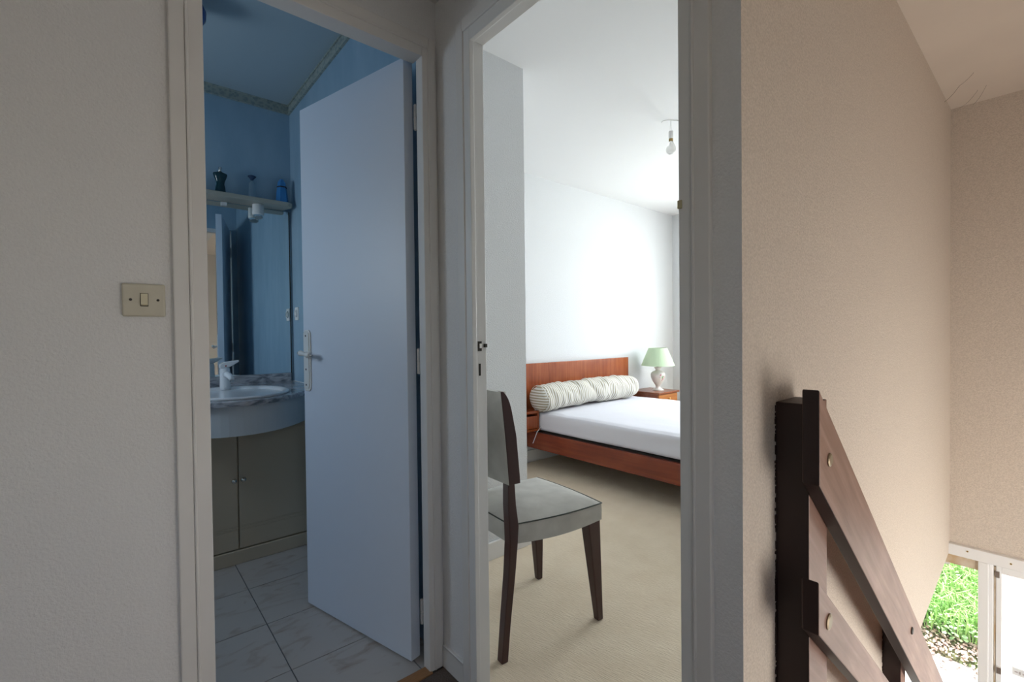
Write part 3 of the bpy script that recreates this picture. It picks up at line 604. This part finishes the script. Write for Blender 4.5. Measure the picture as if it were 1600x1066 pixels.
# backrest: stiles and upholstered panel
def uback(z): # rear surface
    t = (z-.60)/.33; return -.427-.034*t-.006*t*t
for sgn in (-1, 1):
    bm = bmesh.new(); rg = []
    for k in range(25):
        z = .605+.322*k/24; ur = uback(z)+.002
        cv = [(.60, -.379), (.63, -.382), (.772, -.399), (.862, -.420), (.890, -.429), (.908, -.438), (.920, -.448), (.93, -.458)]
        for (za, ua), (zb_, ub) in zip(cv, cv[1:]):
            if za <= z <= zb_: uf = ua+(ub-ua)*(z-za)/(zb_-za)
        so_ = .190+.014*(z-.6)/.33; rg.append([bm.verts.new(cp(u, sgn*s, z)) for u, s in ((ur, so_), (uf, so_), (uf, so_-.024), (ur, so_-.024))])
    for i in range(len(rg)-1):
        for k in range(4): bm.faces.new((rg[i][k], rg[i][(k+1) % 4], rg[i+1][(k+1) % 4], rg[i+1][k]))
    bm.faces.new(rg[0]); bm.faces.new(rg[-1]); link('back_stile', bm, chair_wood, ch, bevel=.002)
bm = bmesh.new(); rg = []
for k in range(11):
    z = .606+.320*k/10; row = []
    so_ = .190+.014*(z-.6)/.33-.002
    for j in range(13):
        s = -so_+2*so_*j/12; row.append((uback(z)-.006*math.sin(PI*j/12), s, z))
    for j in range(13):
        s = so_-2*so_*j/12
        if j in (0, 12): s *= .99
        row.append((uback(z)+.024+.010*math.sin(PI*j/12)*math.sin(PI*k/10), s*.985, z))
    rg.append([bm.verts.new(cp(*p)) for p in row])
n = len(rg[0])
for i in range(len(rg)-1):
    for k in range(n): bm.faces.new((rg[i][k], rg[i][(k+1) % n], rg[i+1][(k+1) % n], rg[i+1][k]))
bm.faces.new(rg[0]); bm.faces.new(rg[-1])
bk = link('backrest', bm, suede, ch, smooth=True); m_ = bk.modifiers.new('e', 'EDGE_SPLIT'); m_.split_angle = math.radians(50)

# ================================================================ BED
bed = thing('bed', (3.4, 2.0, 0), 'reddish mahogany double bed frame with a wide glossy headboard', 'bed')
link('headboard', B((2.10, 4.125, 2.952, 2.980, .33, .862)), bed_wood, bed, bevel=.002)
link('headboard_leg', B((2.14, 2.20, 2.945, 2.978, 0, .35)), bedrail_wood, bed); link('headboard_leg', B((4.06, 4.12, 2.945, 2.978, 0, .35)), bedrail_wood, bed)
link('side_rail', B((2.652, 2.677, .98, 2.95, .163, .301)), bedrail_wood, bed, bevel=.002)
link('side_rail', B((4.125, 4.150, .98, 2.95, .163, .301)), bedrail_wood, bed, bevel=.002)
link('foot_rail', B((2.652, 4.150, .955, .98, .163, .301)), bedrail_wood, bed, bevel=.002)
for x in (2.95, 3.80): link('leg', B((x, x+.06, 1.05, 1.11, 0, .20)), bedrail_wood, bed, bevel=.004)
link('support_bar', B((2.95, 3.86, 1.05, 1.11, .20, .235)), bedrail_wood, bed)
link('metal_rail', B((2.682, 2.705, 1.0, 2.94, .255, .292)), dark_metal, bed); link('metal_rail', B((4.09, 4.12, 1.0, 2.94, .255, .292)), dark_metal, bed)
link('shade_panel', B((2.706, 4.088, 1.0, 2.94, .286, .3055)), MATS['dark_gap'], bed)  # dark sheet added to paint the shade in the gap under the mattress
for k in range(16): link('slat', B((2.700, 4.10, 1.02+.12*k, 1.085+.12*k, .270, .284)), mat('dark_slat', (.10, .07, .05), .7), bed)
bs = link('bedside_shelf', B((2.32, 2.688, 2.80, 2.952, .462, .482), (2.32, 2.688, 2.80, 2.952, .315, .333), (2.32, 2.340, 2.80, 2.952, .333, .462), (2.655, 2.672, 2.80, 2.952, .333, .462)), bed_wood, bed, bevel=.002)
link('drawer', B((2.342, 2.655, 2.803, 2.95, .337, .440)), bed_wood, bs, bevel=.002)
# mattress in its fitted sheet
def rbox(x0, x1, y0, y1, z0, z1, r, nx, ny, nz, puff):
    bm = bmesh.new(); bmesh.ops.create_cube(bm, size=1)
    bmesh.ops.subdivide_edges(bm, edges=bm.edges, cuts=15, use_grid_fill=True)
    c = Vector(((x0+x1)/2, (y0+y1)/2, (z0+z1)/2)); h = Vector(((x1-x0)/2, (y1-y0)/2, (z1-z0)/2))
    def sp(t, hh):  # push vertices towards the edges so that corners get detail
        t = max(-1, min(1, t)); return (math.copysign(abs(t)**.55, t))*hh
    for v in bm.verts:
        p = Vector((sp(v.co.x*2, h.x), sp(v.co.y*2, h.y), sp(v.co.z*2, h.z)))
        q = Vector((max(-h.x+r, min(h.x-r, p.x)), max(-h.y+r, min(h.y-r, p.y)), max(-h.z+r, min(h.z-r, p.z))))
        d = p-q
        if d.length > 1e-6: p = q+d.normalized()*r
        v.co = c+p
    return bm
bm = rbox(2.685, 4.115, .99, 2.945, .306, .468, .035, 1, 1, 1, 0)
bmesh.ops.subdivide_edges(bm, edges=bm.edges, cuts=2, use_grid_fill=True)
for v in bm.verts:
    p = v.co.copy(); top = max(0, (p.z-.44)/.03); side = 1 if (p.x < 2.70) else 0
    w1 = noise.noise(Vector((p.x*2.0, p.y*5.5, 1)))*.006 + noise.noise(Vector((p.x*5+p.y*9, p.y*1.2-p.x*3, 4)))*.0035
    # long shallow creases in the middle of the sheet
    for cx_, cy_ in ((3.35, 2.10), (3.45, 1.98), (3.62, 2.28), (3.15, 2.32)):
        dx = (p.x-cx_); dy = (p.y-cy_)+.12*dx
        w1 += .011*math.exp(-(dx/.16)**2)*math.exp(-(dy/.014)**2)
    v.co.z += w1*min(1, top)
    if side:
        v.co.x += noise.noise(Vector((p.y*3.0+p.z*12, p.z*5, 7)))*.007 + .004*math.sin((p.y*3+p.z*55))*(.5+.5*noise.noise(Vector((p.y, 0, 0))))
mt = link('mattress', bm, sheet, smooth=True); tag(mt, 'mattress under a creased white fitted sheet on the mahogany bed', 'mattress')
mt.modifiers.new('s', 'SUBSURF').render_levels = 1
# bolster
BR = .110; bc = Vector((0, 2.80, .468+BR+.004))
bm = bmesh.new(); NX, NS = 120, 56; rg = []
def bolster_r(x, a):
    t = (x-2.66)/(4.02-2.66)
    r = BR*(1+.10*noise.noise(Vector((t*7, math.cos(a)*1.2, math.sin(a)*1.2))))
    r += .013*noise.noise(Vector((t*26+math.sin(a)*.7, math.cos(a)*.9, math.sin(a)*.9)))
    r -= .016*math.exp(-((t-.47+.05*math.sin(a))/.02)**2)     # the pinched middle
    r -= .007*math.exp(-((t-.30+.04*math.sin(a+1))/.012)**2)+.007*math.exp(-((t-.62+.05*math.sin(a))/.014)**2)
    return r
for i in range(NX+1):
    x = 2.672+(3.995-2.672)*i/NX; ring = []
    e = 1-.10*max(0, 1-(x-2.672)/.02)**2
    if i > NX-7: e = math.sqrt(max(.05, 1-((i-(NX-7))/7.3)**2))
    for k in range(NS):
        a = 2*PI*k/NS; r = bolster_r(x, a)*e
        z = bc.z+math.sin(a)*r+.012*math.sin((x-2.67)*2.6); z = max(z, .470)
        ring.append(bm.verts.new((x, bc.y+math.cos(a)*r*1.04+.015*math.sin(x*2.2), z)))
    rg.append(ring)
for i in range(NX):
    for k in range(NS): bm.faces.new((rg[i][k], rg[i][(k+1) % NS], rg[i+1][(k+1) % NS], rg[i+1][k]))
# left cap, slightly domed, with horizontal stripes
cc = Vector((2.672, bc.y+.015*math.sin(2.672*2.2), bc.z)); prev = rg[0]
for f, dx in ((.97, -.012), (.85, -.024), (.55, -.034), (.2, -.038)):
    ring = [bm.verts.new((2.672+dx, cc.y+(v.co.y-cc.y)*f, cc.z+(v.co.z-cc.z)*f)) for v in rg[0]]
    for k in range(NS): bm.faces.new((prev[k], ring[k], ring[(k+1) % NS], prev[(k+1) % NS])).material_index = 1
    prev = ring
bm.faces.new(prev).material_index = 1; bm.faces.new(rg[-1])
bo = link('bolster', bm, stripe_body, smooth=True, mats=[stripe_body, stripe_cap]); tag(bo, 'long round bolster in cream and olive striped ticking against the headboard', 'bolster')
bm = bmesh.new(); tube(bm, [v.co if hasattr(v, 'co') else v for v in [Vector((2.671, cc.y+math.cos(2*PI*k/NS)*BR*1.02, max(.471, bc.z+math.sin(2*PI*k/NS)*BR*.985))) for k in range(NS+1)]], .003, 6)
link('piping', bm, stripe_cap, bo, smooth=True)
# nightstand
ns = thing('nightstand', (4.36, 2.81, 0), 'small honey wood nightstand with one drawer right of the bed', 'nightstand')
link('top', B((4.165, 4.555, 2.615, 2.978, .488, .506)), stand_dark, ns, bevel=.003)
link('body', B((4.175, 4.545, 2.64, 2.975, .30, .488)), stand_dark, ns, bevel=.002)
dw = link('drawer', B((4.187, 4.533, 2.628, 2.642, .345, .480)), stand_wood, ns, bevel=.003)
bm = bmesh.new(); lathe(bm, [(.004, 0), (.005, -.008), (.011, -.013), (.011, -.019), (.003, -.023)], (4.36, 2.628, .435), 16, 'Y'); link('knob', bm, brass, dw, smooth=True)
for x, y in ((4.19, 2.65), (4.50, 2.65), (4.19, 2.93), (4.50, 2.93)): link('leg', B((x, x+.032, y, y+.032, 0, .30)), stand_dark, ns, bevel=.004)
# table lamp
lx, ly, lz = 4.385, 2.765, .506
la = thing('table_lamp', (lx, ly, lz), 'table lamp with pale green conical shade and flowered cream vase base', 'lamp')
bm = bmesh.new(); lathe(bm, [(.003, 0), (.060, 0), (.060, .006), (.045, .016), (.026, .028), (.022, .040), (.030, .058), (.055, .095), (.072, .135), (.076, .165), (.068, .188), (.045, .202), (.026, .210), (.024, .222), (.038, .238), (.040, .246), (.010, .250)], (lx, ly, lz), 40); vb = link('vase_base', bm, ceramic, la, smooth=True)
bm = bmesh.new(); lathe(bm, [(.012, .245), (.012, .30), (.018, .302), (.018, .33)], (lx, ly, lz), 16); link('lamp_holder', bm, plastic_white, la)
bm = bmesh.new(); lathe(bm, [(.172, .262), (.095, .448), (.092, .448), (.169, .262)], (lx, ly, lz), 48)
bm.faces.ensure_lookup_table(); bmesh.ops.delete(bm, geom=[f for f in bm.faces if len(f.verts) > 4], context='FACES_ONLY')
link('shade', bm, shade_green, la, smooth=False)
bm = bmesh.new()
for a in (0, 2*PI/3, 4*PI/3): tube(bm, [(lx, ly, lz+.33), (lx+.093*math.cos(a), ly+.093*math.sin(a), lz+.44)], .0016, 6)
link('shade_carrier', bm, steel, la)
# painted flowers: thin petals lying on the vase
def on_vase(a, h):
    prof = [(.030, .058), (.055, .095), (.072, .135), (.076, .165), (.068, .188)]
    for (r0, h0), (r1, h1) in zip(prof, prof[1:]):
        if h0 <= h <= h1: r = r0+(r1-r0)*(h-h0)/(h1-h0); break
    return Vector((lx+math.cos(a)*(r+.0012), ly+math.sin(a)*(r+.0012), lz+h))
def petals(name, spots, m, rr):
    for a, h in spots:
        bm = bmesh.new()
        vs2 = [bm.verts.new(on_vase(a+rr*math.cos(2*PI*k/7)/.07, h+rr*math.sin(2*PI*k/7)*.8)) for k in range(7)]; bm.faces.new(vs2)
        link(name, bm, m, vb)
a0 = math.atan2(-ly, -lx)+.35
petals('painted_flower', [(a0+.05, .170), (a0-.02, .162), (a0+.62, .150), (a0+.50, .120), (a0+.30, .112), (a0+.38, .128), (a0+.68, .135)], mat('pink_glaze', (.62, .22, .28), .4), .007)
petals('painted_leaf', [(a0+.30, .148), (a0+.36, .140), (a0+.42, .152), (a0+.26, .135)], mat('green_glaze', (.20, .42, .18), .4), .006)
petals('painted_sprig', [(a0-.15, .145), (a0-.05, .143)], mat('lilac_glaze', (.42, .35, .45), .4), .004)
# cords
bm = bmesh.new(); tube(bm, [(4.24, 2.90, .512), (4.16, 2.955, .520), (4.14, 2.968, .45), (4.14, 2.975, .2)], .0025, 6); link('cord', bm, plastic_white, la, smooth=True)
bm = bmesh.new(); P0 = [(2.665, 2.84, .44), (2.672, 2.80, .38), (2.64, 2.80, .30), (2.56, 2.84, .20), (2.48, 2.80, .05), (2.40, 2.70, .006), (2.30, 2.62, .006)]
P0 = [(2.700, 2.792, .415), (2.690, 2.790, .35), (2.640, 2.790, .31), (2.60, 2.80, .22)]
tube(bm, P0, .003, 6); box(bm, 2.690, 2.705, 2.778, 2.798, .375, .440); tag(link('bedside_switch_cord', bm, plastic_white), 'white switch on a cord hanging beside the left bedside shelf', 'cord')
bm = bmesh.new(); tube(bm, [(1.80, 2.12, .10), (1.85, 2.08, .125), (1.90, 2.03, .10), (1.915, 2.00, .05), (1.91, 1.97, .006), (1.88, 1.93, .006), (1.80, 1.90, .006), (1.72, 1.92, .006)], .0028, 6); tag(link('floor_cable', bm, plastic_white, smooth=True), 'white cable looping off the carpet at the wall corner behind the chair', 'cable')
# bare bulb
BX, BY = 2.79, 1.653
pb = thing('bare_bulb', (BX, BY, ZR), 'bare light bulb hanging by two wires from the bedroom ceiling', 'light bulb')
bm = bmesh.new(); tube(bm, [(BX, BY, ZR), (BX-.006, BY, 2.465), (BX-.010, BY, 2.43)], .0012, 6); tube(bm, [(BX, BY, ZR), (BX+.006, BY, 2.465), (BX+.010, BY, 2.43)], .0012, 6); link('wire', bm, plastic_white, pb)
bm = bmesh.new(); lathe(bm, [(.010, 2.43), (.0145, 2.428), (.0145, 2.382), (.013, 2.380)], (BX, BY, 0), 18); link('lamp_holder', bm, plastic_white, pb)
bm = bmesh.new(); lathe(bm, [(.0135, 2.380), (.0135, 2.362)], (BX, BY, 0), 18); link('bulb_collar', bm, mat('aged_brass', (.30, .21, .08), .4, metal=.8), pb)
bm = bmesh.new(); lathe(bm, [(.013, 2.362), (.018, 2.350), (.028, 2.328), (.031, 2.312), (.028, 2.296), (.017, 2.284), (.003, 2.280)], (BX, BY, 0), 28); link('glass_bulb', bm, bulb_glass, pb, smooth=True)
bm = bmesh.new(); tube(bm, [(BX-.055, BY+.035, ZR-.022), (BX-.045, BY+.03, ZR-.010), (BX-.02, BY+.015, ZR-.004), (BX, BY, ZR-.004), (BX+.05, BY-.03, ZR-.003), (BX+.12, BY-.08, ZR-.002)], .0020, 6); link('ceiling_lead', bm, mat('pale_grey_lead', (.62, .62, .61), .7), pb)

# ================================================================ OUTSIDE
S('ground_terrace', B((3.33, 7.6, -4, 6, ZL-.12, ZL-.02)), paving_m, 'pale sunlit paving outside the entrance', 'paving')
GX = 7.25
def gz(x, y): return ZL-.01 + .13*max(0, x-GX) + .05*noise.noise(Vector((x*.7, y*.7, 0)))
bm = bmesh.new(); gx, gy = 40, 50; g = [[bm.verts.new((GX-.1+9*i/gx, -6+14*j/gy, gz(GX-.1+9*i/gx, -6+14*j/gy) if i else ZL-.05)) for j in range(gy+1)] for i in range(gx+1)]
for i in range(gx):
    for j in range(gy): bm.faces.new((g[i][j], g[i+1][j], g[i+1][j+1], g[i][j+1]))
S('ground_bank', bm, soil_m, 'green bank rising outside beyond the paving', 'bank')
rnd = random.Random(3)
def blades(n, xr, yr, hr, wd, mname, m, name, label, cat):
    V = []; F = []
    for _ in range(n):
        x = rnd.uniform(*xr); y = rnd.uniform(*yr); z = gz(x, y); a = rnd.uniform(0, 2*PI)*1.0; h = rnd.uniform(*hr); ln = rnd.uniform(.2, .9)*h; b = wd*rnd.uniform(.6, 1.3)
        dx, dy = math.cos(a), math.sin(a); px, py = -dy*b, dx*b; i = len(V)
        V += [(x-px, y-py, z), (x+px, y+py, z), (x+dx*ln*.4-px*.8, y+dy*ln*.4-py*.8, z+h*.7), (x+dx*ln*.4+px*.8, y+dy*ln*.4+py*.8, z+h*.7), (x+dx*ln, y+dy*ln, z+h*.85)]
        F += [(i, i+1, i+3, i+2), (i+2, i+3, i+4)]
    me = bpy.data.meshes.new(name); me.from_pydata(V, [], F); me.materials.append(m); o = bpy.data.objects.new(name, me); COL.objects.link(o); tag(o, label, cat, kind='stuff')
blades(38000, (7.6, 12.5), (-1.2, 4.8), (.12, .42), .008, '', grass_m, 'grass', 'long bright green grass growing on the bank outside', 'grass')
V = []; F = []
for _ in range(22000):
    x = rnd.uniform(7.5, 12.3); y = rnd.uniform(-1.2, 4.8)
    if noise.noise(Vector((x*.9, y*.9, 5))) < .02 and x > 8.3: continue
    z = gz(x, y)+rnd.uniform(.03, .20); r = rnd.uniform(.012, .029); a = rnd.uniform(0, 2*PI); tx, ty = rnd.uniform(-.6, .6), rnd.uniform(-.6, .6); i = len(V)
    for k in range(5):
        q = a+2*PI*k/5; u, v = math.cos(q)*r, math.sin(q)*r; V.append((x+u, y+v, z+u*tx+v*ty))
    F.append(tuple(range(i, i+5)))
me = bpy.data.meshes.new('groundcover'); me.from_pydata(V, [], F); me.materials.append(leaf_m); o = bpy.data.objects.new('groundcover', me); COL.objects.link(o); tag(o, 'small round leaves of groundcover among the grass outside', 'plants', kind='stuff')
V = []; F = []
for _ in range(5000):
    x = rnd.gauss(7.45, .22); y = rnd.uniform(-1.2, 4.8); z = max(ZL-.02, gz(x, y) if x > GX else ZL-.02)+rnd.uniform(.004, .03); r = rnd.uniform(.012, .035); a = rnd.uniform(0, 2*PI); tx, ty = rnd.uniform(-.4, .4), rnd.uniform(-.4, .4); i = len(V)
    for k in range(4):
        q = a+2*PI*k/4; u, v = math.cos(q)*r, math.sin(q)*r*.6; V.append((x+u, y+v, z+u*tx+v*ty))
    F.append(tuple(range(i, i+4)))
me = bpy.data.meshes.new('leaf_litter'); me.from_pydata(V, [], F); me.materials.append(litter_m); o = bpy.data.objects.new('leaf_litter', me); COL.objects.link(o); tag(o, 'reddish dry leaves scattered along the foot of the grass bank', 'leaves', kind='stuff')
# cobweb in the far ceiling corner of the stairwell
bm = bmesh.new()
def sag(a, b, s, n=8): a, b = Vector(a), Vector(b); return [a.lerp(b, i/n)+Vector((0, 0, -s*math.sin(PI*i/n))) for i in range(n+1)]
tube(bm, sag((3.0, .358, 2.19), (2.93, .30, 2.218), .006), .0007, 4); tube(bm, sag((2.93, .30, 2.218), (2.83, .245, 2.219), .004), .0005, 4)
tube(bm, sag((3.213, .33, 2.215), (3.05, .25, 2.219), .012), .0005, 4); tube(bm, sag((3.212, .28, 2.213), (3.02, .22, 2.219), .010), .0005, 4)
tag(link('cobweb', bm, mat('dusty_thread', (.22, .18, .13), 1)), 'thin dusty cobweb threads in the upper corner above the stairs', 'cobweb', kind='stuff')

tag(link('tape_scrap', B((.8215, .8255, .466, .4745, 1.352, 1.368)), mat('yellowed_tape', (.50, .44, .27), .5), bevel=.001), 'tiny scrap of yellowed tape stuck on the right side of the bedroom door frame', 'tape')
